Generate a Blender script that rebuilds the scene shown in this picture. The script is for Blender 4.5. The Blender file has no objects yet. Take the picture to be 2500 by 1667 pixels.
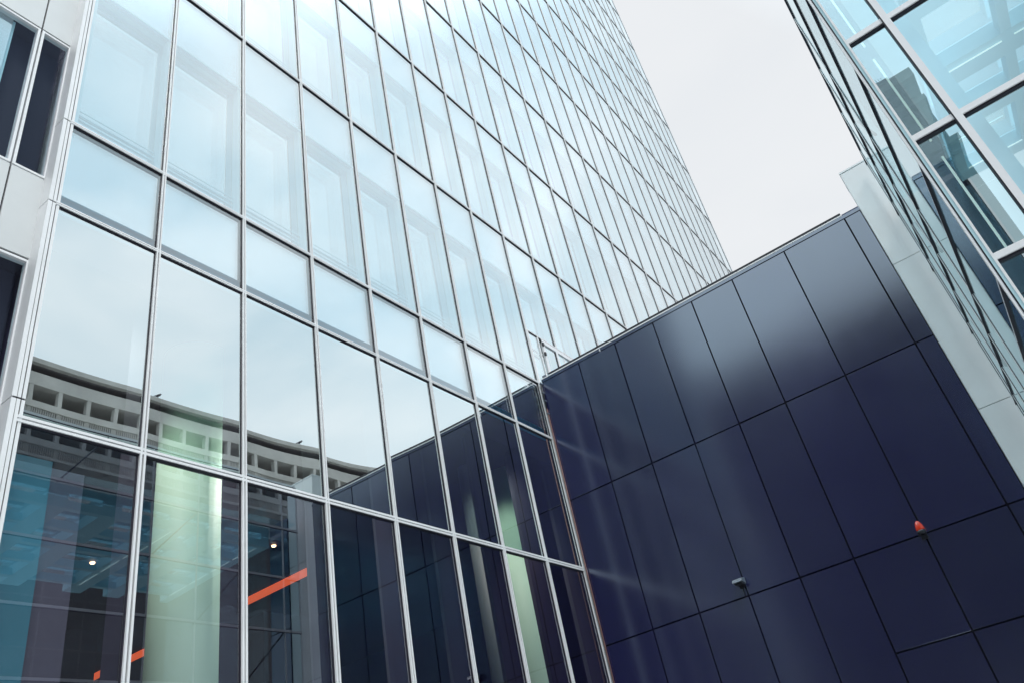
import bpy, math, random
from mathutils import Matrix, Vector

random.seed(7)
SC = bpy.context.scene
COL = SC.collection
S = 0.9            # survey unit -> metres
EYE = 1.6          # camera height in metres


def W(x, y, z):
    return Vector((x * S, y * S, z * S + EYE))


GZ = -EYE / S      # ground level in survey units

# ------------------------------------------------------------------ camera
CAM = (-15.3534, -8.26675, 0.0)
right = Vector((0.58774062, -0.78708175, -0.18725192))
down = Vector((0.35105358, 0.4566248, -0.81746876))
fwd = Vector((0.72891861, 0.41472414, 0.54468481))
cd = bpy.data.cameras.new('camera')
cam = bpy.data.objects.new('camera', cd)
COL.objects.link(cam)
cd.sensor_fit = 'HORIZONTAL'
cd.sensor_width = 36.0
cd.lens = 1909.67 / 2500 * 36
cd.clip_start = 0.1
cd.clip_end = 9000
m = Matrix((right, -down, -fwd)).transposed().to_4x4()
m.translation = W(*CAM)
cam.matrix_world = m
SC.camera = cam

# ------------------------------------------------------------------ view
SC.view_settings.view_transform = 'Standard'
SC.view_settings.look = 'None'
SC.view_settings.exposure = 0.0
SC.view_settings.gamma = 1.0
SC.cycles.transparent_max_bounces = 24
SC.cycles.max_bounces = 14
SC.cycles.glossy_bounces = 8
SC.cycles.sample_clamp_indirect = 8.0

# ------------------------------------------------------------------ sky
SUN_EL, SUN_AZ = math.radians(52), math.radians(215)
wd = bpy.data.worlds.new('World')
SC.world = wd
wd.use_nodes = True
nt = wd.node_tree
for n in list(nt.nodes):
    nt.nodes.remove(n)
N = nt.nodes.new
L = nt.links.new
out = N('ShaderNodeOutputWorld')
bg = N('ShaderNodeBackground')
bg.inputs['Strength'].default_value = 0.1
sky = N('ShaderNodeTexSky')
sky.sky_type = 'NISHITA'
sky.sun_disc = False
sky.sun_elevation = SUN_EL
sky.sun_rotation = SUN_AZ
tc = N('ShaderNodeTexCoord')
mp = N('ShaderNodeMapping')
mp.inputs['Scale'].default_value = (1.0, 1.0, 1.9)
nz = N('ShaderNodeTexNoise')
nz.inputs['Scale'].default_value = 3.4
nz.inputs['Detail'].default_value = 5.0
nz.inputs['Roughness'].default_value = 0.5
nz.inputs['Distortion'].default_value = 0.35
rp = N('ShaderNodeValToRGB')
rp.color_ramp.elements[0].position = 0.40
rp.color_ramp.elements[0].color = (9.4, 11.3, 12.4, 1)
rp.color_ramp.elements[1].position = 0.64
rp.color_ramp.elements[1].color = (12.9, 13.7, 14.2, 1)
mx = N('ShaderNodeMix')
mx.data_type = 'RGBA'
mx.inputs[0].default_value = 0.96
# whiter cloud towards the open side of the sky (+x +y), thinner cloud behind
sep = N('ShaderNodeSeparateXYZ')
mr = N('ShaderNodeMapRange')
mr.inputs['From Min'].default_value = 0.30
mr.inputs['From Max'].default_value = 0.60
mx2 = N('ShaderNodeMix')
mx2.data_type = 'RGBA'
L(tc.outputs['Generated'], mp.inputs['Vector'])
L(mp.outputs['Vector'], nz.inputs['Vector'])
L(nz.outputs['Fac'], rp.inputs['Fac'])
L(tc.outputs['Generated'], sep.inputs[0])
dt = N('ShaderNodeVectorMath')
dt.operation = 'DOT_PRODUCT'
dt.inputs[1].default_value = (0.9, 1.0, 0.0)
L(tc.outputs['Generated'], dt.inputs[0])
L(dt.outputs['Value'], mr.inputs['Value'])
L(mr.outputs['Result'], mx2.inputs[0])
L(rp.outputs['Color'], mx2.inputs[6])
rp2 = N('ShaderNodeValToRGB')
rp2.color_ramp.elements[0].position = 0.3
rp2.color_ramp.elements[0].color = (8.3, 8.62, 8.95, 1)
rp2.color_ramp.elements[1].position = 0.6
rp2.color_ramp.elements[1].color = (8.72, 8.95, 9.2, 1)
L(nz.outputs['Fac'], rp2.inputs['Fac'])
L(rp2.outputs['Color'], mx2.inputs[7])
L(sky.outputs['Color'], mx.inputs[6])
L(mx2.outputs[2], mx.inputs[7])
# overcast: the zenith is brighter than the sky lower down
mz = N('ShaderNodeMapRange')
mz.interpolation_type = 'SMOOTHSTEP'
mz.inputs['From Min'].default_value = 0.80
mz.inputs['From Max'].default_value = 0.97
mz.inputs['To Min'].default_value = 1.0
mz.inputs['To Max'].default_value = 3.8
L(sep.outputs['Z'], mz.inputs['Value'])
sc_ = N('ShaderNodeVectorMath')
sc_.operation = 'SCALE'
L(mx.outputs[2], sc_.inputs[0])
L(mz.outputs['Result'], sc_.inputs['Scale'])
# dark sky patch added out of view to dim reflections on the navy wall
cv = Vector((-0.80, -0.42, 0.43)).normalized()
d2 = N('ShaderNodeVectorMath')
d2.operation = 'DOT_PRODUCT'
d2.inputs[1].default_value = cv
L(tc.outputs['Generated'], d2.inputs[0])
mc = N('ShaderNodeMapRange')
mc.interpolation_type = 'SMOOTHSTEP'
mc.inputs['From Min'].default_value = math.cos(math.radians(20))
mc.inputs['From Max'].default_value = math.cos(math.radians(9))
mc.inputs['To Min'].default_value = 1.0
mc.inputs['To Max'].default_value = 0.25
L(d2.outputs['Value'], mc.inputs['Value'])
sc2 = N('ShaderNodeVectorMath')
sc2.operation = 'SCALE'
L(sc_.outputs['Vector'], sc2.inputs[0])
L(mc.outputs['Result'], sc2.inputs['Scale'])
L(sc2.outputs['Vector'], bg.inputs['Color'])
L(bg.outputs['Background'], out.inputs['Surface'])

sd = bpy.data.lights.new('sun', 'SUN')
sd.energy = 1.5
sd.angle = math.radians(18)
sd.color = (1.0, 0.96, 0.9)
sun = bpy.data.objects.new('sun', sd)
COL.objects.link(sun)
# Nishita: rotation 0 = +Y, turning clockwise seen from above
sdir = Vector((math.sin(SUN_AZ) * math.cos(SUN_EL), math.cos(SUN_AZ) * math.cos(SUN_EL), math.sin(SUN_EL)))
sun.rotation_euler = sdir.to_track_quat('Z', 'Y').to_euler()
sun.location = (0, 0, 120)


# ------------------------------------------------------------------ materials
def pm(name, col, rough=0.5, metal=0.0, ior=1.5, emit=None, es=0.0, noise=0.0, nscale=3.0, bump=0.0, bscale=20.0, stretch=None, rnoise=0.0, tint=None):
    mt = bpy.data.materials.new(name)
    mt.use_nodes = True
    t = mt.node_tree
    b = t.nodes['Principled BSDF']
    b.inputs['Base Color'].default_value = (*col, 1)
    b.inputs['Roughness'].default_value = rough
    b.inputs['Metallic'].default_value = metal
    b.inputs['IOR'].default_value = ior
    if tint:
        b.inputs['Specular Tint'].default_value = (*tint, 1)
    if emit:
        b.inputs['Emission Color'].default_value = (*emit, 1)
        b.inputs['Emission Strength'].default_value = es
    if noise or bump or rnoise:
        tcn = t.nodes.new('ShaderNodeTexCoord')
        mpn = t.nodes.new('ShaderNodeMapping')
        if stretch:
            mpn.inputs['Scale'].default_value = stretch
        t.links.new(tcn.outputs['Object'], mpn.inputs['Vector'])
    if noise or rnoise:
        n = t.nodes.new('ShaderNodeTexNoise')
        n.inputs['Scale'].default_value = nscale
        n.inputs['Detail'].default_value = 6
        n.inputs['Roughness'].default_value = 0.6
        t.links.new(mpn.outputs['Vector'], n.inputs['Vector'])
    if noise:
        r = t.nodes.new('ShaderNodeMapRange')
        r.inputs['From Min'].default_value = 0.3
        r.inputs['From Max'].default_value = 0.7
        r.inputs['To Min'].default_value = 1 - noise
        r.inputs['To Max'].default_value = 1 + noise
        t.links.new(n.outputs['Fac'], r.inputs['Value'])
        vm = t.nodes.new('ShaderNodeVectorMath')
        vm.operation = 'SCALE'
        vm.inputs[0].default_value = col
        t.links.new(r.outputs['Result'], vm.inputs['Scale'])
        t.links.new(vm.outputs['Vector'], b.inputs['Base Color'])
    if rnoise:
        r = t.nodes.new('ShaderNodeMapRange')
        r.inputs['From Min'].default_value = 0.3
        r.inputs['From Max'].default_value = 0.7
        r.inputs['To Min'].default_value = rough - rnoise
        r.inputs['To Max'].default_value = rough + rnoise
        t.links.new(n.outputs['Fac'], r.inputs['Value'])
        t.links.new(r.outputs['Result'], b.inputs['Roughness'])
    if bump:
        n2 = t.nodes.new('ShaderNodeTexNoise')
        n2.inputs['Scale'].default_value = bscale
        n2.inputs['Detail'].default_value = 4
        t.links.new(mpn.outputs['Vector'], n2.inputs['Vector'])
        bp = t.nodes.new('ShaderNodeBump')
        bp.inputs['Strength'].default_value = bump
        bp.inputs['Distance'].default_value = 0.02
        t.links.new(n2.outputs['Fac'], bp.inputs['Height'])
        t.links.new(bp.outputs['Normal'], b.inputs['Normal'])
    return mt


def glass(name, tint, refl, r0, power=3.0, r1=1.0, rough=0.0, wave=0.0):
    """coated sheet glass: clear tinted body + mirror layer growing towards grazing angles"""
    mt = bpy.data.materials.new(name)
    mt.use_nodes = True
    t = mt.node_tree
    for n in list(t.nodes):
        t.nodes.remove(n)
    o = t.nodes.new('ShaderNodeOutputMaterial')
    mix = t.nodes.new('ShaderNodeMixShader')
    tr = t.nodes.new('ShaderNodeBsdfTransparent')
    tr.inputs['Color'].default_value = (*tint, 1)
    gl = t.nodes.new('ShaderNodeBsdfGlossy')
    gl.inputs['Color'].default_value = (*refl, 1)
    gl.inputs['Roughness'].default_value = rough
    lw = t.nodes.new('ShaderNodeLayerWeight')
    lw.inputs['Blend'].default_value = 0.5
    pw = t.nodes.new('ShaderNodeMath')
    pw.operation = 'POWER'
    pw.inputs[1].default_value = power
    mr_ = t.nodes.new('ShaderNodeMapRange')
    mr_.inputs['To Min'].default_value = r0
    mr_.inputs['To Max'].default_value = r1
    t.links.new(lw.outputs['Facing'], pw.inputs[0])
    t.links.new(pw.outputs[0], mr_.inputs['Value'])
    t.links.new(mr_.outputs['Result'], mix.inputs[0])
    t.links.new(tr.outputs[0], mix.inputs[1])
    t.links.new(gl.outputs[0], mix.inputs[2])
    t.links.new(mix.outputs[0], o.inputs['Surface'])
    if wave:
        tcn = t.nodes.new('ShaderNodeTexCoord')
        n2 = t.nodes.new('ShaderNodeTexNoise')
        n2.inputs['Scale'].default_value = 0.8
        n2.inputs['Detail'].default_value = 1
        t.links.new(tcn.outputs['Object'], n2.inputs['Vector'])
        bp = t.nodes.new('ShaderNodeBump')
        bp.inputs['Strength'].default_value = wave
        bp.inputs['Distance'].default_value = 0.01
        t.links.new(n2.outputs['Fac'], bp.inputs['Height'])
        t.links.new(bp.outputs['Normal'], gl.inputs['Normal'])
    return mt


M = {}
M['tower_glass'] = glass('tower_glass', (0.83, 0.935, 0.965), (0.91, 0.975, 1.0), 0.35, 1.9, 0.98)
M['lobby_glass'] = glass('lobby_glass', (0.80, 0.97, 0.96), (0.91, 0.985, 1.0), 0.60, 2.2, 0.98)
M['clear_glass'] = glass('clear_glass', (0.93, 0.91, 0.96), (0.86, 0.88, 1.0), 0.20, 2.4, 0.98)
M['pavilion_glass'] = glass('pavilion_glass', (0.76, 0.91, 0.95), (0.76, 0.95, 1.0), 0.50, 3.0, 0.95)
M['pavilion_side'] = glass('pavilion_side', (0.86, 0.97, 0.98), (0.85, 0.97, 1.0), 0.07, 4.0, 0.9)
M['inner_pane'] = glass('inner_pane', (0.5, 0.6, 0.65), (0.97, 0.98, 0.97), 0.50, 2.0, 0.98)
M['window_glass'] = glass('window_glass', (0.85, 0.94, 0.97), (0.62, 0.70, 1.0), 0.016, 4.5, 0.8)
M['alu'] = pm('white_aluminium', (0.82, 0.83, 0.85), 0.35, 0.0, noise=0.05, nscale=2)
M['alu_edge'] = pm('pale_aluminium', (0.84, 0.85, 0.88), 0.35, 0.0)
M['gasket'] = pm('black_gasket', (0.012, 0.010, 0.022), 0.6)
M['panel_white'] = pm('white_panel', (0.82, 0.84, 0.85), 0.4, noise=0.05, nscale=0.9)
M['navy'] = pm('navy_panel', (0.0085, 0.0065, 0.062), 0.175, 0.0, ior=3.2, tint=(0.80, 0.92, 1.0), noise=0.06, nscale=0.7, rnoise=0.02)
t_ = M['navy'].node_tree
oi = t_.nodes.new('ShaderNodeObjectInfo')
rr = t_.nodes.new('ShaderNodeMapRange')
rr.inputs['To Min'].default_value = 0.86
rr.inputs['To Max'].default_value = 1.14
v2 = t_.nodes.new('ShaderNodeVectorMath')
v2.operation = 'SCALE'
lk = t_.nodes['Principled BSDF'].inputs['Base Color'].links[0]
src = lk.from_socket
t_.links.new(oi.outputs['Random'], rr.inputs['Value'])
t_.links.new(src, v2.inputs[0])
t_.links.new(rr.outputs['Result'], v2.inputs['Scale'])
t_.links.new(v2.outputs['Vector'], t_.nodes['Principled BSDF'].inputs['Base Color'])
M['navy_gap'] = pm('panel_joint', (0.004, 0.004, 0.010), 0.9)
M['navy_matt'] = pm('navy_coping', (0.055, 0.07, 0.14), 0.45, noise=0.05)
M['inner'] = glass('back_painted_glass', (0.4, 0.6, 0.65), (0.92, 0.97, 1.0), 0.40, 2.0, 0.95)
M['inner_old'] = pm('shadow_box', (0.42, 0.66, 0.74), 0.8)
M['reveal'] = pm('reveal', (0.44, 0.65, 0.72), 0.8)
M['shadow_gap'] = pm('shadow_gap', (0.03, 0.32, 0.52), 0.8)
M['jamb'] = pm('jamb', (0.50, 0.70, 0.76), 0.8)
M['teal'] = pm('teal_blind', (0.035, 0.20, 0.26), 0.8)
M['clad'] = pm('pale_cladding', (0.66, 0.68, 0.69), 0.4, noise=0.06, nscale=0.9)
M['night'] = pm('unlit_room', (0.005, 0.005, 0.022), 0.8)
M['spandrel_back'] = glass('spandrel_back', (0.4, 0.6, 0.65), (0.93, 0.965, 0.98), 0.60, 2.0, 0.95)
M['spandrel_glass'] = glass('spandrel_glass', (0.91, 0.96, 0.975), (0.93, 0.98, 1.0), 0.12, 1.9, 0.98)
M['blind'] = pm('window_blind', (0.78, 0.86, 0.86), 0.8)
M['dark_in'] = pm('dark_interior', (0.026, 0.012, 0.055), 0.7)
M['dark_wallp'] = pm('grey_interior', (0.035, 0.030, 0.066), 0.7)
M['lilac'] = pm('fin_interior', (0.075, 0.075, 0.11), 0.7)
M['column'] = pm('column_paint', (0.62, 0.92, 0.72), 0.55, noise=0.03, nscale=1.2)
M['slim_dim'] = pm('slim_column_dimmed', (0.10, 0.13, 0.13), 0.6)  # dimness of the slim column put into its colour
M['concrete'] = pm('concrete', (0.60, 0.58, 0.55), 0.9, noise=0.18, nscale=0.35, bump=0.3, bscale=6)
M['concrete_shaded'] = pm('shaded_concrete', (0.15, 0.135, 0.14), 0.9, noise=0.2, nscale=0.6)  # recess and soffit shade put into a darker concrete colour
M['stone'] = pm('old_stone', (0.052, 0.055, 0.053), 0.9, noise=0.35, nscale=0.7, bump=0.4, bscale=5)
M['stone_dark'] = pm('old_stone_dark', (0.02, 0.02, 0.03), 0.9)
M['steel'] = pm('painted_steel', (0.50, 0.80, 0.90), 0.5)
M['lamp_warm'] = pm('lamp_warm', (1, 0.9, 0.7), 0.5, emit=(1.0, 0.66, 0.34), es=7)
M['lamp_orange'] = pm('lamp_orange', (1, 0.4, 0.15), 0.5, emit=(1.0, 0.15, 0.04), es=0.72)
M['white_glow'] = pm('white_glow', (0.9, 0.95, 0.9), 0.5, emit=(0.85, 1.0, 0.92), es=0.8)
M['red'] = pm('red_lens', (0.50, 0.03, 0.012), 0.12, emit=(1.0, 0.08, 0.02), es=0.14)
M['black'] = pm('black_plastic', (0.012, 0.012, 0.02), 0.4)
M['grey_metal'] = pm('grey_metal', (0.13, 0.16, 0.20), 0.4, noise=0.08)
M['rust'] = pm('rusty_metal', (0.20, 0.10, 0.085), 0.6, noise=0.2, nscale=12)
M['paving'] = pm('paving', (0.34, 0.34, 0.33), 0.85, noise=0.2, nscale=0.8, bump=0.2, bscale=12)
M['roofing'] = pm('roofing', (0.16, 0.16, 0.165), 0.9, noise=0.15, nscale=1.0)


# ------------------------------------------------------------------ mesh helper
class MB:
    def __init__(self):
        self.v, self.f, self.mi, self.mats, self.sm = [], [], [], [], []

    def slot(self, key):
        if key not in self.mats:
            self.mats.append(key)
        return self.mats.index(key)

    def quad(self, pts, mat, smooth=False):
        b = len(self.v)
        self.v += [tuple(p) for p in pts]
        self.f.append(tuple(range(b, b + len(pts))))
        self.mi.append(self.slot(mat))
        self.sm.append(smooth)

    def box(self, x0, x1, y0, y1, z0, z1, mat):
        if x0 > x1: x0, x1 = x1, x0
        if y0 > y1: y0, y1 = y1, y0
        if z0 > z1: z0, z1 = z1, z0
        b = len(self.v)
        self.v += [(x0, y0, z0), (x1, y0, z0), (x1, y1, z0), (x0, y1, z0), (x0, y0, z1), (x1, y0, z1), (x1, y1, z1), (x0, y1, z1)]
        s = self.slot(mat)
        for q in ((0, 3, 2, 1), (4, 5, 6, 7), (0, 1, 5, 4), (1, 2, 6, 5), (2, 3, 7, 6), (3, 0, 4, 7)):
            self.f.append(tuple(b + i for i in q))
            self.mi.append(s)
            self.sm.append(False)

    def chamfer_x(self, x0, x1, y0, y1, z0, z1, c, mat, ta=0.0, tb=0.0):
        """box whose -x face is chamfered all round (a cladding panel)"""
        b = len(self.v)
        self.v += [(x0 - ta - tb, y0 + c, z0 + c), (x0 + ta - tb, y1 - c, z0 + c), (x0 + ta + tb, y1 - c, z1 - c), (x0 - ta + tb, y0 + c, z1 - c),
                   (x0 + c, y0, z0), (x0 + c, y1, z0), (x0 + c, y1, z1), (x0 + c, y0, z1),
                   (x1, y0, z0), (x1, y1, z0), (x1, y1, z1), (x1, y0, z1)]
        s = self.slot(mat)
        for q in ((0, 3, 2, 1), (0, 1, 5, 4), (1, 2, 6, 5), (2, 3, 7, 6), (3, 0, 4, 7), (4, 5, 9, 8), (5, 6, 10, 9), (6, 7, 11, 10), (7, 4, 8, 11), (8, 9, 10, 11)):
            self.f.append(tuple(b + i for i in q))
            self.mi.append(s)
            self.sm.append(False)

    def bar(self, p, q, r, mat, n=8):
        p, q = Vector(p), Vector(q)
        d = (q - p).normalized()
        a = d.orthogonal().normalized()
        c = d.cross(a)
        b = len(self.v)
        s = self.slot(mat)
        for e in (p, q):
            for i in range(n):
                t = 2 * math.pi * i / n
                self.v.append(tuple(e + a * math.cos(t) * r + c * math.sin(t) * r))
        for i in range(n):
            j = (i + 1) % n
            self.f.append((b + i, b + j, b + n + j, b + n + i))
            self.mi.append(s); self.sm.append(True)
        self.f.append(tuple(b + i for i in reversed(range(n))))
        self.f.append(tuple(b + n + i for i in range(n)))
        self.mi += [s, s]; self.sm += [False, False]

    def lathe(self, prof, mat, n=24, c=(0, 0, 0)):
        b = len(self.v)
        s = self.slot(mat)
        for r, z in prof:
            for i in range(n):
                t = 2 * math.pi * i / n
                self.v.append((c[0] + r * math.cos(t), c[1] + r * math.sin(t), c[2] + z))
        for k in range(len(prof) - 1):
            for i in range(n):
                j = (i + 1) % n
                self.f.append((b + k * n + i, b + k * n + j, b + (k + 1) * n + j, b + (k + 1) * n + i))
                self.mi.append(s); self.sm.append(True)
        self.f.append(tuple(b + i for i in reversed(range(n))))
        self.f.append(tuple(b + (len(prof) - 1) * n + i for i in range(n)))
        self.mi += [s, s]; self.sm += [False, False]

    def build(self, name, parent=None, loc=None):
        """vertices are survey coordinates; origin = parent's (or loc's) world position"""
        me = bpy.data.meshes.new(name)
        if parent is not None:
            o0 = W(*parent['_o'])
        else:
            o0 = W(*loc) if loc else W(0, 0, GZ)
        me.from_pydata([tuple(W(*p) - o0) for p in self.v], [], self.f)
        for k in self.mats:
            me.materials.append(M[k])
        me.polygons.foreach_set('material_index', self.mi)
        me.polygons.foreach_set('use_smooth', self.sm)
        me.update()
        ob = bpy.data.objects.new(name, me)
        COL.objects.link(ob)
        if parent is not None:
            r = parent
            ob.parent = r
            ob['_o'] = parent['_o']
        else:
            ob.location = o0
            ob['_o'] = list(loc) if loc else [0, 0, GZ]
        return ob


def tag(o, label=None, cat=None, group=None, kind=None):
    if label: o['label'] = label
    if cat: o['category'] = cat
    if group: o['group'] = group
    if kind: o['kind'] = kind
    return o


def thing(name, loc, label, cat, group=None):
    o = bpy.data.objects.new(name, None)
    COL.objects.link(o)
    o.location = W(*loc)
    o['_o'] = list(loc)
    o.empty_display_size = 0.5
    return tag(o, label, cat, group)


def project(p):
    d = Vector(p) - Vector(CAM)
    zf = d.dot(fwd)
    if zf < 0.05:
        return None
    return (1250 + 1909.67 * d.dot(right) / zf, 833.5 + 1909.67 * d.dot(down) / zf)


# ------------------------------------------------------------------ ground
g = MB()
g.quad([(-2500, -2500, GZ), (2500, -2500, GZ), (2500, 2500, GZ), (-2500, 2500, GZ)], 'paving')
tag(g.build('ground', loc=(0, 0, GZ)), kind='structure')

# ==================================================================== GLASS TOWER
PW = 1.5
zD, zC, zB, zA, ST = 0.95, 5.026, 8.30, 9.919, 5.067
NST = 15
TOPZ = zA + NST * ST
NCOL = 29
X = lambda c: (c - 8) * PW
XR = X(NCOL) - 0.1
TY = 24.0
tw = thing('glass_tower', (9.6, 12, GZ), 'tall tower with pale blue glass curtain wall in thin white frames', 'tower')

rows = [(zD, zC), (zC, zB), (zB, zA)] + [(zA + k * ST, zA + (k + 1) * ST) for k in range(NST)]
DOOR = (0.03, 2.9, zA, 11.62)    # roof terrace door opening on the facade above the navy wall


def pane_grid(mb, x0, x1, z0, z1, sag, tx, tz, n=8, mat='tower_glass'):
    b = len(mb.v)
    s = mb.slot(mat)
    for j in range(n + 1):
        for i in range(n + 1):
            u, w = i / n * 2 - 1, j / n * 2 - 1
            y = sag * (1 - u * u) * (1 - 0.75 * w * w) + tx * u + tz * w
            mb.v.append((x0 + (x1 - x0) * i / n, y, z0 + (z1 - z0) * j / n))
    for j in range(n):
        for i in range(n):
            a = b + j * (n + 1) + i
            mb.f.append((a, a + 1, a + n + 2, a + n + 1))
            mb.mi.append(s); mb.sm.append(True)


panes = []
for ri, (z0, z1) in enumerate(rows):
    for c in range(NCOL):
        x0, x1 = X(c), X(c + 1)
        if c >= 8 and z1 < zA + 0.1:
            continue
        if c == 0: x0 = -11.93
        if c == NCOL - 1: x1 = XR
        q = [project((x, 0, z)) for x, z in ((x0, z0), (x1, z0), (x1, z1), (x0, z1))]
        area = 0
        if all(q):
            q = [(min(max(a, 0), 2500), min(max(b, 0), 1667)) for a, b in q]
            area = abs(sum(q[i][0] * q[(i + 1) % 4][1] - q[(i + 1) % 4][0] * q[i][1] for i in range(4))) / 2
        panes.append((area, x0, x1, z0, z1))
panes.sort(key=lambda p: -p[0])
far = MB()
for k, (area, x0, x1, z0, z1) in enumerate(panes):
    zz0 = z0
    if z0 < DOOR[3] < z1 and x0 < DOOR[1] and x1 > DOOR[0] and abs(z0 - zA) < 0.01:
        zz0 = DOOR[3]
    gm = 'clear_glass' if z1 < zC + .1 else 'lobby_glass' if z1 < zB + .1 else 'spandrel_glass' if z1 < zA + .1 else 'tower_glass'
    sag = random.uniform(0.0015, 0.0045) if gm == 'lobby_glass' else random.uniform(-0.0022, 0.0018)
    tx = random.uniform(-0.0007, 0.0007)
    tz = random.uniform(-0.0012, 0.0012)
    if gm == 'lobby_glass':
        tx, tz = random.uniform(-.0018, .0018), random.uniform(-.0028, .0028)
    if k < 100:
        mb = MB()
        pane_grid(mb, x0, x1, zz0, z1, sag, tx, tz, mat=gm)
        mb.build('window_pane', tw)
    else:
        pane_grid(far, x0, x1, zz0, z1, sag, tx * .5, tz * .5, n=1, mat=gm)
tag(far.build('distant_window_pane', tw), kind='stuff')

# mullions: split white profile with a black groove and gaskets
for c in range(1, NCOL + 1):
    x = X(c) if c < NCOL else XR
    mb = MB()
    for z0, z1, w in ((GZ, zC, .078), (zC, zB, .064), (zB, TOPZ, .056)):
        if c > 8 and z1 < zA: continue
        if c > 8: z0 = max(z0, zA)
        if c in (9, 10) and z0 < DOOR[3] < z1: z0 = DOOR[3]
        h = w / 2
        gw = w * .15
        gk = w * .20
        mb.box(x - h, x - gw, -.045, .05, z0, z1, 'alu')
        mb.box(x + gw, x + h, -.045, .05, z0, z1, 'alu')
        mb.box(x - gw, x + gw, -.012, .05, z0, z1, 'gasket')
        mb.box(x - h - gk, x - h, -.014, .04, z0, z1, 'gasket')
        mb.box(x + h, x + h + gk, -.014, .04, z0, z1, 'gasket')
    mb.build('mullion', tw)
zt = [zD, zC, zB] + [zA + k * ST for k in range(NST + 1)]
for z in zt:
    mb = MB()
    h = .042
    xe = XR if z > zA - .1 else 0.0
    x0 = -11.985
    if z > zC + .1:
        h = .027
    mb.box(x0, xe, -.040, .05, z + h * .22, z + h, 'alu')
    mb.box(x0, xe, -.040, .05, z - h, z - h * .22, 'alu')
    mb.box(x0, xe, -.015, .05, z - h * .22, z + h * .22, 'gasket')
    mb.box(x0, xe, -.022, .04, z - h - .020, z - h, 'gasket')
    mb.box(x0, xe, -.012, .04, z + h, z + h + .012, 'gasket')
    mb.build('transom', tw)

# white corner post with its joints
mb = MB()
cuts = [GZ, 1.6, zC + .25, zB, zA, zA + ST, zA + 2 * ST, zA + 3 * ST, TOPZ]
for i in range(len(cuts) - 1):
    z0, z1 = cuts[i] + .012, cuts[i + 1] - .012
    mb.box(-12.082, -12.03, -.03, .24, z0, z1, 'alu')
    mb.box(-12.022, -11.985, -.03, .24, z0, z1, 'alu')
    mb.box(-11.972, -11.935, -.03, .1, z0, z1, 'alu')
mb.box(-12.06, -11.94, -.018, .22, GZ, TOPZ, 'gasket')
mb.build('corner_post', tw)

# behind the glass of every office storey: spandrel box, reveals, blind, sill rails
for k in range(NST):
    z = zA + k * ST
    zh = z + 3.45
    mb = MB()
    xa, xb = -11.93, XR - .05
    mb.box(xa, xb, .035, .13, zh, z + ST - .01, 'inner')
    mb.box(xa, xb, .02, .035, zh, zh + .035, 'reveal')
    mb.box(xa, xb, .13, .235, zh, zh + .03, 'reveal')
    mb.box(xa, xb, .06, .235, z + .0, z + .05, 'reveal')
    for c in range(0, NCOL):
        x = X(c) if c else -11.93
        mb.box(x - .075, x + .075, .052, .21, z + .05, zh, 'jamb')
        for q in (.36, .46, .55):
            mb.box(x + .075, x + PW - .075, .16, .18, z + q, z + q + .018, 'reveal')
    mb.build('inner_wall', tw)
    mb = MB()
    for c in range(NCOL):
        x0 = X(c) + .075 if c else -11.855
        xe = min(X(c + 1) - .075, xb)
        a, b_ = random.uniform(-.004, .004), random.uniform(-.007, .007)
        mb.quad([(x0, .222 - a - b_, z + .05), (xe, .222 + a - b_, z + .05), (xe, .222 + a + b_, zh - .002), (x0, .222 - a + b_, zh - .002)], 'inner_pane')
    mb.box(xa, xb, .236, .25, z + .05, zh, 'blind')
    mb.build('window_blind', tw)

# spandrel under row A with its blue shadow gap
mb = MB()
mb.box(-11.93, -.02, .035, .06, zB + .235, zA - .01, 'spandrel_back')
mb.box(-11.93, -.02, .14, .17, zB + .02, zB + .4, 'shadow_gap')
mb.build('spandrel', tw)

# solid body above the lobby, side returns
mb = MB()
mb.box(-11.94, XR - .02, .47, TY, zA - .8, TOPZ - .2, 'panel_white')
mb.build('tower_body', tw)

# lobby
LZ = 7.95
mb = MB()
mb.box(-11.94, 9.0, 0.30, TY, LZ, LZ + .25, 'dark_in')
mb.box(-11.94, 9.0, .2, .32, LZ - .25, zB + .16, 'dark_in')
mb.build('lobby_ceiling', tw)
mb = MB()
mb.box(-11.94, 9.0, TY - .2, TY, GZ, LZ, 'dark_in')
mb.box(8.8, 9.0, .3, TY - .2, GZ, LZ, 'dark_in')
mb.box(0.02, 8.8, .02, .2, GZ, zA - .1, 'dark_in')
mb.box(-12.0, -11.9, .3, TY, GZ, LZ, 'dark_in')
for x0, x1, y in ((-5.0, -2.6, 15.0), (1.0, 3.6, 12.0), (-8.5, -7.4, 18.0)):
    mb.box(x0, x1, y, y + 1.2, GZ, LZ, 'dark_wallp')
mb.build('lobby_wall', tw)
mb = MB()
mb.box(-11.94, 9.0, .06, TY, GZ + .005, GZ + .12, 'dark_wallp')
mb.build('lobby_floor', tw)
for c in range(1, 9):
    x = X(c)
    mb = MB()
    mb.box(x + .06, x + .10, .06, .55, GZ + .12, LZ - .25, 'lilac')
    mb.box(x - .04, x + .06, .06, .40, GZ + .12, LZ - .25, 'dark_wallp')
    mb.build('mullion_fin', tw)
for (x, y, r) in ((-8.72, 1.55, .53), (-.07, 1.55, .54), (-1.28, 1.75, .22)):
    mb = MB()
    mb.lathe([(r, GZ + .12), (r, LZ)], 'column' if r > .3 else 'slim_dim', 40, (x, y, 0))
    mb.build('column', tw)
for (x, y) in ((-5.55, 10.2), (-2.28, 7.5), (-2.32, 12.8), (-5.55, 7.6)):
    mb = MB()
    mb.lathe([(.06, LZ - .02), (.05, LZ - .05), (.0, LZ - .05)], 'lamp_warm', 20, (x, y, 0))
    mb.build('downlight', tw)
mb = MB()
mb.box(-.35, .05, 8.3, 21.0, LZ - .04, LZ - .005, 'lamp_orange')
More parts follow.
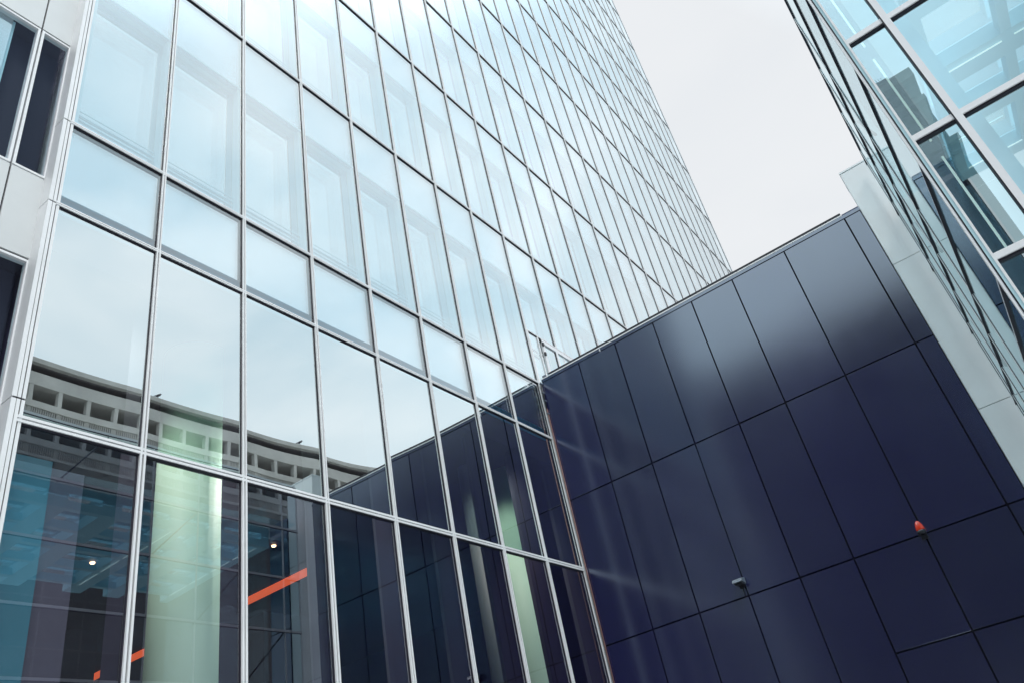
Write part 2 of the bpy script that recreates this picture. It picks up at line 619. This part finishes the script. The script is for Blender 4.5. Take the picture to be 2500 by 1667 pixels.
mb.build('light_strip', tw)
mb = MB()
mb.box(-11.86, -11.40, .28, .30, GZ + .12, zC - .25, 'teal')
mb.box(-11.39, -10.95, .42, .46, GZ + .12, zC - .25, 'lilac')
mb.build('roller_blind', tw)

# roof terrace door with frame
mb = MB()
x0, x1, z0, z1 = DOOR
for xx in (x0 + .02, .52, 1.78):
    mb.box(xx, xx + .05, -.03, .05, z0, z1 - .01, 'alu')
mb.box(x0 + .02, x1, -.034, .05, z1 - .03, z1, 'alu')
mb.box(x0 + .02, x1, -.02, .04, z1 - .055, z1 - .03, 'gasket')
mb.box(.57, .59, -.02, .04, z0, z1 - .055, 'gasket')
df = mb.build('door', tw)
mb = MB()
for xx, ww in ((.66, .12), (1.36, .10)):
    mb.box(xx, xx + ww, -.06, -.01, z0, z1 - .08, 'alu_edge')
mb.box(.66, 2.7, -.058, -.012, z1 - .2, z1 - .085, 'alu_edge')
mb.box(.78, 1.36, -.02, .01, z1 - .225, z1 - .2, 'gasket')
mb.box(1.35, 1.36, -.04, .01, z0, z1 - .2, 'gasket')
mb.build('door_frame', df)
mb = MB()
for zz in (11.36, 11.05):
    mb.box(.64, .70, -.10, -.06, zz - .05, zz + .05, 'black')
mb.build('hinge', df)
mb = MB()
mb.quad([(.1, -.004, z0), (.5, -.004, z0), (.5, -.004, z1 - .03), (.1, -.004, z1 - .03)], 'tower_glass')
mb.quad([(.78, -.024, z0), (1.36, -.024, z0), (1.36, -.024, z1 - .2), (.78, -.024, z1 - .2)], 'tower_glass')
mb.quad([(1.46, -.024, z0), (2.8, -.024, z0), (2.8, -.024, z1 - .2), (1.46, -.024, z1 - .2)], 'tower_glass')
mb.build('door_glass', df)

# ==================================================================== WHITE PANELLED BUILDING (left edge)
pb = thing('panelled_building', (-13.6, 8, GZ), 'white panelled building with dark windows at the left edge beside the tower post', 'building')
FY = .215
FX0, FX1 = -13.30, -12.05
bands = []
z = 7.43 - 2 * 4.41
mb = MB()
mb.box(FX0, FX1, FY + .45, 16, GZ, 38, 'panel_white')
mb.build('wall', pb)
clad = MB()
for k in range(9):
    p0 = 7.43 + (k - 2) * 4.41
    p1 = p0 + 1.41
    w1 = p1 + 3.0
    xs = [FX0, -12.515, FX1]
    for i in range(2):
        a, b = xs[i] + .012, xs[i + 1] - .012
        cp = MB()
        cp.box(a, b, FY, FY + .08, max(p0, GZ), p1, 'clad')
        if p1 > GZ + .1: cp.build('cladding_panel', pb)
    clad.box(FX0, FX1, FY + .03, FY + .44, max(p0 + .02, GZ), p1 - .02, 'gasket')
    for i in range(2):
        a, b = xs[i], xs[i + 1]
        fr = MB()
        wz0, wz1 = max(p1 + .03, GZ + .1), w1 - .03
        t = .036
        fr.box(a + .012, a + .012 + t, FY, FY + .1, wz0, wz1, 'alu')
        fr.box(b - .012 - t, b - .012, FY, FY + .1, wz0, wz1, 'alu')
        fr.box(a + .012 + t, b - .012 - t, FY + .003, FY + .1, wz0, wz0 + .035, 'alu')
        fr.box(a + .012 + t, b - .012 - t, FY + .003, FY + .1, wz1 - .035, wz1, 'alu')
        w = fr.build('window', pb)
        gl = MB()
        y = FY + .05
        gl.quad([(a + .04, y, wz0), (b - .04, y, wz0), (b - .04, y, wz1), (a + .04, y, wz1)], 'window_glass')
        gl.build('pane', w)
        bl = MB()
        if i == 0:
            bl.box(a + .06, b - .36, FY + .10, FY + .14, wz0, wz1, 'inner_pane')
            bl.box(b - .36, b - .31, FY + .15, FY + .21, wz0, wz1, 'reveal')
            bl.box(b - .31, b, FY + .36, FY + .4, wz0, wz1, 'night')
        else:
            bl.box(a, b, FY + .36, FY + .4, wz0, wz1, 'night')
        bl.build('blind', w)
    clad.box(FX0, FX1, FY + .02, FY + .06, w1 - .028, w1 - .001, 'gasket')
clad.build('backing', pb)

# ==================================================================== NAVY WALL
nw = thing('navy_building', (5, -6, GZ), 'low building clad in dark navy metal panels with thin black joints', 'building')
J1, J2, J3, JT = 6.64, 3.352, 1.686, 9.862
ys = [-.06, -1.25, -2.315, -3.385, -4.432, -5.472, -6.738, -8.118, -8.468]
gp = .0145


def panel(y1, y0, z0, z1):
    mb = MB()
    mb.chamfer_x(0.0, .05, y0 + gp, y1 - gp, z0 + gp, z1 - gp, .0012, 'navy', random.uniform(-.003, .003), random.uniform(-.006, .006))
    mb.build('cladding_panel', nw)


for i in range(len(ys) - 1):
    a, b = ys[i], ys[i + 1]
    panel(a, b, J1, JT)
    panel(a, b, J2, J1)
    if a < J3 and i >= 5:
        panel(a, b, J3, J2)
        panel(a, b, GZ + .02, J3)
    else:
        panel(a, b, GZ + .02, J2)
ys2 = [-9.575, -10.40]
for i in range(len(ys2) - 1):
    a, b = ys2[i], ys2[i + 1]
    panel(a, b, J1, JT)
    panel(a, b, J2, J1)
    panel(a, b, GZ + .02, J2)
mb = MB()
mb.box(.03, 14, -8.466, -.07, GZ, 9.85, 'navy_gap')
mb.box(.03, 14, -10.4, -9.577, GZ, 9.85, 'navy_gap')
mb.box(.6, 13.9, -8.4, -.2, 9.85, 9.90, 'roofing')
mb.build('wall', nw)
mb = MB()
mb.box(-.006, .5, -8.468, -.12, JT + .006, 9.945, 'navy')
mb.box(-.006, .5, -10.4, -9.575, JT + .006, 9.945, 'navy')
mb.build('coping', nw)
mb = MB()
y = -.36
while y > -8.05:
    y2 = max(y - 1.32, -8.09)
    mb.box(-.012, .3, y2 + .006, y, 9.945, 9.974, 'alu')
    y = y2
mb.box(-.012, .28, -.30, -.15, 9.945, 9.965, 'alu')
mb.box(-.004, .3, -8.46, -8.1, 9.945, 9.975, 'navy_matt')
mb.build('flashing', nw)
mb = MB()
mb.box(-.012, .03, -8.09, -.355, 9.996, 10.030, 'black')
y = -.5
while y > -8.0:
    mb.box(-.004, .024, y - .012, y + .012, 9.974, 9.997, 'black')
    y -= .66
mb.box(-.012, .03, -.28, -.17, 9.99, 10.03, 'grey_metal')
mb.build('rail', nw)
mb = MB()
mb.bar((-.045, -.105, GZ), (-.045, -.105, 9.1), .015, 'rust')
mb.bar((-.045, -.105, 9.1), (-.045, -.105, 9.86), .022, 'black')
for zz in (8.95, 9.32, 9.55, 9.82):
    mb.box(-.075, .02, -.130, -.080, zz - .015, zz + .015, 'grey_metal')
mb.build('downpipe', nw)
mb = MB()
mb.box(-.02, .02, -1.91, -1.885, 9.86, 9.92, 'alu')
mb.build('bracket', nw)

# white pier
pr = thing('white_pier', (.25, -9.02, GZ), 'smooth white pier with fine horizontal joints between the two navy walls', 'pier')
mb = MB()
pz = [GZ, 1.69, 5.024, 8.362, 10.935]
for i in range(4):
    mb.chamfer_x(.028, .8, -9.572, -8.472, pz[i] + .006, pz[i + 1] - .006, .006, 'panel_white')
mb.build('panel', pr)
mb = MB()
mb.box(.05, .78, -9.56, -8.482, GZ, 10.93, 'grey_metal')
mb.build('core', pr)
mb = MB()
mb.box(.018, .81, -9.58, -8.466, 10.935, 10.972, 'panel_white')
mb.build('cap', pr)

# ==================================================================== GLASS PAVILION (right)
XG, YG = -8.423, -9.03
T = [10.706, 9.233, 7.760, 6.287, 4.806, 3.341, 1.87, .4]
YB, XE = -15.6, -.10
gpv = thing('glass_pavilion', (-4.3, -12.3, GZ), 'glass pavilion with pale aluminium frames and a glazed beam roof at the right edge', 'pavilion')
TH = .066
for i, z in enumerate(T):
    mb = MB()
    mb.box(XG - .02, XG + .06, YB, YG - .012, z + .022, z + TH + .02, 'alu_edge')
    mb.box(XG - .004, XG + .05, YB, YG - .012, z, z + .022, 'gasket')
    mb.build('front_transom', gpv)
    mb = MB()
    mb.box(XG + .02, XE, YG - .012, YG + .014, z + .010, z + .078, 'alu_edge')
    mb.box(XG + .02, XE, YG - .012, YG + .022, z - .004, z + .010, 'gasket')
    mb.build('side_transom', gpv)
sx = [XG, -4.87, -3.47, -2.07, -.67, XE - .02]
for i, x in enumerate(sx):
    mb = MB()
    top = T[0] + .06
    if i == 0:
        mb.box(x - .025, x + .02, YG - .028, YG - .008, GZ, top, 'alu')
        mb.box(x - .018, x + .05, YG - .008, YG + .018, GZ, top, 'reveal')
        mb.box(x - .012, x + .06, YG + .018, YG + .030, GZ, top, 'gasket')
        mb.box(x - .008, x + .06, YG + .030, YG + .050, GZ, top, 'alu_edge')
        mb.build('corner_post', gpv)
    else:
        mb.box(x - .02, x + .02, YG - .012, YG + .0, GZ, top, 'alu_edge')
        mb.box(x - .02, x + .02, YG + .0, YG + .007, GZ, top, 'gasket')
        mb.box(x - .02, x + .02, YG + .007, YG + .016, GZ, top, 'alu')
        mb.build('side_mullion', gpv)
fy = [-9.455, -11.35, -13.3, -15.25]
for y in fy:
    mb = MB()
    mb.box(XG - .035, XG + .06, y - .035, y + .026, GZ, T[0] + .05, 'alu_edge')
    mb.box(XG - .03, XG + .05, y + .026, y + .037, GZ, T[0] + .05, 'gasket')
    mb.box(XG + .16, XG + .30, y - .19, y - .06, GZ, T[1], 'steel')
    mb.build('front_mullion', gpv)
for i in range(len(T) - 1):
    z1, z0 = T[i], T[i + 1]
    yy = [YG - .02] + fy + [YB]
    for j in range(len(yy) - 1):
        mb = MB()
        x = XG + .018
        mb.quad([(x, yy[j], z0), (x, yy[j + 1], z0), (x, yy[j + 1], z1), (x, yy[j], z1)], 'pavilion_glass')
        mb.build('front_pane', gpv)
    for j in range(len(yy) - 1):
        if yy[j + 1] > -10.4: continue
        mb = MB()
        ya = min(yy[j], -10.42)
        mb.quad([(XE, ya, z0), (XE, yy[j + 1], z0), (XE, yy[j + 1], z1), (XE, ya, z1)], 'pavilion_side')
        mb.build('back_pane', gpv)
    for j in range(len(sx) - 1):
        mb = MB()
        mb.quad([(sx[j] + .03, YG, z0), (sx[j + 1], YG, z0), (sx[j + 1], YG, z1), (sx[j] + .03, YG, z1)], 'pavilion_side')
        mb.build('side_pane', gpv)
# beam roof at T0
zr = T[1]
cross = [(-8.3, -7.85), (-6.85, -6.3), (-5.4, -4.85), (-3.54, -2.98), (-2.22, -1.69), (-.41, -.12)]
for a, b in cross:
    mb = MB()
    mb.box(a, b, YB, -10.29, zr, zr + .30, 'steel')
    mb.build('roof_beam', gpv)
for y in (-10.36, -11.51, -12.66, -13.81, -14.96):
    mb = MB()
    mb.box(XG + .1, XE - .02, y - .08, y + .08, zr + .004, zr + .22, 'steel')
    mb.build('purlin', gpv)
mb = MB()
mb.quad([(XG + .05, YB, zr + .31), (XE, YB, zr + .31), (XE, YG - .05, zr + .31), (XG + .05, YG - .05, zr + .31)], 'pavilion_glass')
mb.build('roof_glass', gpv)
for x in (-3.40, -.50):
    for j in range(4):
        ya = -11.43 - j * 1.15
        mb = MB()
        mb.bar((x, ya - .02 + 1.0, zr - .03), (x, ya + .02, zr - .03), .012, 'white_glow')
        mb.build('tube_or_streak', gpv)
for yr, xr_ in ((-9.20, XG + .26),):  # glowing rods standing in for mirrored white streaks in the corner bay
    mb = MB()
    for i in range(1, 6):
        mb.bar((xr_, yr, T[i + 1] + .12), (xr_, yr, T[i] - .1), .011, 'white_glow')
    mb.build('tube_or_streak', gpv)
for i in range(0, 4):
    mb = MB()
    x0b = sx[i] if i else -7.2
    x0a = -6.1 if i == 0 else sx[i + 1]
    mb.bar((x0b, YG - .06, T[i + 1]), (x0a, YG - .06, T[i]), .022, 'black')
    mb.build('brace', gpv)

# ==================================================================== OLD STONE BUILDING (behind the camera, mirrored in the pavilion)
DS = 30.0
XS = XG - (DS - (XG - CAM[0]))   # facade plane, faces +x
kz = lambda r: r * DS
yy0 = CAM[1] - .1535 * DS
sb = thing('stone_building', (XS - 6, yy0 + 8, GZ), 'old dark stone building with heavy cornice and chimney, mirrored in the pavilion glass', 'building')
mb = MB()
YE = yy0 + 23
mb.box(XS - 12, XS, yy0 + .1, YE, GZ, kz(.745), 'stone')
mb.box(XS - 12, XS, yy0 + .25, YE - .2, kz(.745), kz(.775), 'stone')
mb.build('wall', sb)
mb = MB()
mb.box(XS - 12, XS + .9, yy0 - .05, YE + .3, kz(.775), kz(.791), 'stone')
mb.box(XS - 12, XS + .5, yy0 + .0, YE + .2, kz(.765), kz(.775), 'stone_dark')
mb.box(XS - 12, XS + .45, yy0 - .0, YE + .2, kz(.742), kz(.750), 'stone')
mb.build('cornice', sb)
mb = MB()
y = yy0 + .5
while y < YE:
    mb.box(XS + .02, XS + .35, y, y + .28, kz(.750), kz(.765), 'stone')
    y += .62
mb.build('dentil', sb)
mb = MB()
mb.box(XS - 12, XS + .6, yy0 - .12, YE + .2, kz(.655), kz(.664), 'stone')
mb.box(XS - 12, XS + .35, yy0 - .05, YE + .2, kz(.645), kz(.655), 'stone_dark')
mb.box(XS, XS + .18, yy0 + .08, yy0 + .55, GZ, kz(.645), 'stone')
mb.box(XS, XS + .18, yy0 + 1.0, yy0 + 1.9, GZ, kz(.645), 'stone')
mb.build('string_course', sb)
for k in range(4):
    for j in range(5):
        mb = MB()
        y = yy0 + 2.3 + j * 2.8
        z0 = GZ + 1.5 + k * 4.6
        if z0 + 3 > kz(.645): continue
        mb.box(XS + .02, XS + .22, y - .15, y + 1.55, z0 - .2, z0, 'stone')
        mb.box(XS + .01, XS + .05, y, y + 1.4, z0, z0 + 2.8, 'stone_dark')
        mb.build('window', sb)
mb = MB()
cy = CAM[1] - .1235 * DS
mb.box(XS - 1.0, XS - .2, cy - .18, cy + .3, kz(.791), kz(.818), 'stone')
mb.box(XS - 1.05, XS - .15, cy - .24, cy + .36, kz(.818), kz(.824), 'stone_dark')
mb.build('chimney', sb)


def aerial(y, z, h, label):
    o = thing('roof_aerial', (XS - .6, y, z), label, 'aerial', 'aerials on the stone roof')
    mb = MB()
    mb.bar((XS - .6, y, z), (XS - .6, y, z + h), .025, 'black', 6)
    mb.build('mast', o)
    mb = MB()
    mb.bar((XS - .6, y - .35, z + h - .1), (XS - .6, y + .35, z + h + .1), .02, 'black', 6)
    for i in range(7):
        t = -.32 + i * .105
        mb.bar((XS - .6, y + t, z + h - .1 + (t + .35) / .7 * .2 - .22), (XS - .6, y + t + .05, z + h - .1 + (t + .35) / .7 * .2 + .22), .012, 'black', 5)
    mb.build('aerial_rods', o)


aerial(CAM[1] - .1165 * DS, kz(.791), kz(.046), 'taller black roof aerial beside the chimney of the stone building')
aerial(CAM[1] - .1318 * DS, kz(.791), kz(.018), 'shorter black roof aerial by the right side of the stone chimney')

# ==================================================================== CONCRETE BUILDING (mirrored in the tower)
MC = 55.0
YC = -(MC + CAM[1])          # facade plane, faces +y
cz = lambda r: r * MC
cx = lambda r: CAM[0] + r * MC
cb = thing('concrete_building', (25, YC - 6, GZ), 'grey concrete building with long balconies and square piers behind the viewer, mirrored in the tower', 'building')
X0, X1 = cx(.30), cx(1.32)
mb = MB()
mb.box(X0, X1, YC - 14, YC - 2.2, GZ, cz(.69), 'concrete_shaded')
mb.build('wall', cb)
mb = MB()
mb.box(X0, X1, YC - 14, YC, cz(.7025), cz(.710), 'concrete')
mb.box(X0, X1, YC - 13.8, YC - .4, cz(.7005), cz(.7025), 'concrete_shaded')  # darkened slab deepening the shade under the roof
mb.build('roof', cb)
zf = .710
band = MB()
band.box(X0, X1, YC - 2.3, YC - .03, cz(.667), cz(.687), 'concrete')
band.build('parapet', cb)
per = .0500
nfl = 0
z = .667
piers = []
while cz(z) > GZ + 3:
    v0 = z - .0255            # bottom of the void
    r0 = v0 - .010            # bottom of rail band
    b0 = r0 - .0135           # bottom of balusters
    mb = MB()
    mb.box(X0, X1, YC - .25, YC + .05, cz(r0), cz(v0), 'concrete')
    mb.box(X0, X1, YC - 2.2, YC + .0, cz(b0 - .004), cz(b0), 'concrete')
    mb.build('balcony_rail', cb)
    mb = MB()
    k = 0
    xr = .30
    while xr < 1.32:
        mb.box(cx(xr), cx(xr) + .07, YC - .15, YC - .03, cz(b0), cz(r0), 'concrete')
        xr += .0029
    mb.build('baluster', cb)
    xr = .421 - .0385 * 3
    if nfl < 2:
        while xr < 1.31:
            mb = MB()
            mb.box(cx(xr), cx(xr) + .30, YC - .50, YC - .06, cz(b0 - .004), cz(z), 'concrete')
            mb.build('pier', cb)
            xr += .0385
    z = b0 - .004
    nfl += 1
    if nfl > 1: break


def bird(xr, label):
    o = thing('perched_bird', (cx(xr), YC - .3, cz(.710)), label, 'bird', 'birds on the concrete roof edge')
    p = (cx(xr), YC - .3, cz(.710))
    me = bpy.data.meshes.new('body')
    pts = [(-.32, .22), (-.12, .30), (.08, .38), (.18, .52), (.22, .58), (.32, .57)]
    rad = [.02, .07, .12, .075, .075, .012]
    me.from_pydata([(a, 0, b) for a, b in pts], [(i, i + 1) for i in range(5)], [])
    ob = bpy.data.objects.new('body', me)
    COL.objects.link(ob)
    ob.parent = o
    sk = ob.modifiers.new('skin', 'SKIN')
    for i, v in enumerate(me.skin_vertices[0].data):
        v.radius = (rad[i], rad[i])
        v.use_root = i == 2
    ob.modifiers.new('sub', 'SUBSURF').levels = 1
    ob.modifiers['sub'].render_levels = 1
    me.materials.append(M['black'])
    mb = MB()
    for s in (-.04, .04):
        mb.bar((p[0] + .02, p[1] + s, p[2]), (p[0] + .03, p[1] + s, p[2] + .32), .012, 'black', 5)
    mb.build('leg', o)


bird(.612, 'small dark bird on the concrete roof edge above the second pane from the tower corner')
bird(.897, 'small dark bird on the concrete roof edge above the third pane from the tower corner')

# ==================================================================== FITTINGS ON THE NAVY WALL
fl = thing('floodlight', (0, -3.33, 3.62), 'small grey wedge shaped floodlight on a navy panel joint', 'wall light')
mb = MB()
x, y, z = 0, -3.33, 3.62
a, b = y - .10, y + .10
v = [(-.24, a, z - .015), (-.24, b, z - .015), (-.02, b, z - .045), (-.02, a, z - .045), (-.21, a, z + .045), (-.21, b, z + .045), (-.02, b, z + .085), (-.02, a, z + .085)]
bi = len(mb.v)
for q in ((0, 1, 2, 3), (7, 6, 5, 4), (0, 4, 5, 1), (1, 5, 6, 2), (2, 6, 7, 3), (3, 7, 4, 0)):
    mb.quad([v[i] for i in q], 'grey_metal')
mb.build('housing', fl)
mb = MB()
mb.box(-.03, -.0, y - .05, y + .05, z - .10, z + .05, 'black')
mb.bar((-.015, y, z - .1), (-.015, y + .005, z - .28), .008, 'black')
mb.build('bracket', fl)
mb = MB()
mb.quad([(-.225, a + .02, z - .022), (-.04, a + .02, z - .047), (-.04, b - .02, z - .047), (-.225, b - .02, z - .022)], 'white_glow') if False else mb.box(-.2, -.06, a + .03, b - .03, z - .06, z - .03, 'black')
mb.build('lens', fl)

bc = thing('warning_light', (-.09, -6.725, 3.34), 'small red domed warning light on the navy wall', 'warning light')
mb = MB()
mb.lathe([(.066, .06), (.070, .09), (.064, .14), (.048, .19), (.026, .222), (.004, .232)], 'red', 24, (-.10, -6.725, 3.34))
mb.build('lens', bc)
mb = MB()
mb.lathe([(.05, -.01), (.075, .0), (.075, .06), (.05, .065)], 'black', 24, (-.10, -6.725, 3.34))
mb.box(-.1, -.0, -6.745, -6.705, 3.33, 3.37, 'black')
mb.box(-.03, -.0, -6.78, -6.67, 3.26, 3.42, 'black')
mb.build('base', bc)

# ==================================================================== ADDED DARK BLOCK (unseen, placed to darken reflections in the navy wall)
ob_ = thing('added_dark_block', (-98, -62, GZ), 'tall dark block added unseen behind the viewer to dim reflections in the navy panels', 'building')
mb = MB()
mb.box(-110, -90, -110, -36, GZ, 64, 'stone_dark')
mb.build('wall', ob_)
for k in range(16):
    z = 2 + k * 3.9
    mb = MB()
    mb.box(-90.0, -89.7, -109.5, -36.4, z, z + 1.0, 'stone')
    mb.build('spandrel', ob_)
mb = MB()
mb.box(-110.5, -89.2, -110.5, -35.6, 64, 65, 'stone')
mb.build('roof', ob_)

# lobby lamps: ceiling downlights, plus aimed fill spots added to brighten the columns
for (x, y, e, tgt) in ((-5.55, 10.2, 60, None), (-2.28, 7.5, 60, None), (-5.55, 7.6, 60, None),
                       (-11.25, 1.0, 380, (-8.72, 1.3, 1.6)), (-6.6, .55, 800, (-8.6, 1.3, 2.2)), (-2.85, .75, 430, (-.1, 1.35, 4.8))):
    ld = bpy.data.lights.new('downlight_and_fill', 'SPOT')
    ld.energy = e
    ld.spot_size = math.radians((62 if x > -3 else 80) if tgt else 120)
    ld.spot_blend = 0.5
    ld.shadow_soft_size = 0.3 if tgt else 0.08
    ld.color = (1.0, 0.95, 0.85)
    lo = bpy.data.objects.new('downlight_and_fill', ld)
    COL.objects.link(lo)
    lo.location = W(x, y, LZ - .12)
    if tgt:
        lo.rotation_euler = (W(*tgt) - lo.location).to_track_quat('-Z', 'Y').to_euler()

for o in SC.objects:
    if '_o' in o.keys():
        del o['_o']
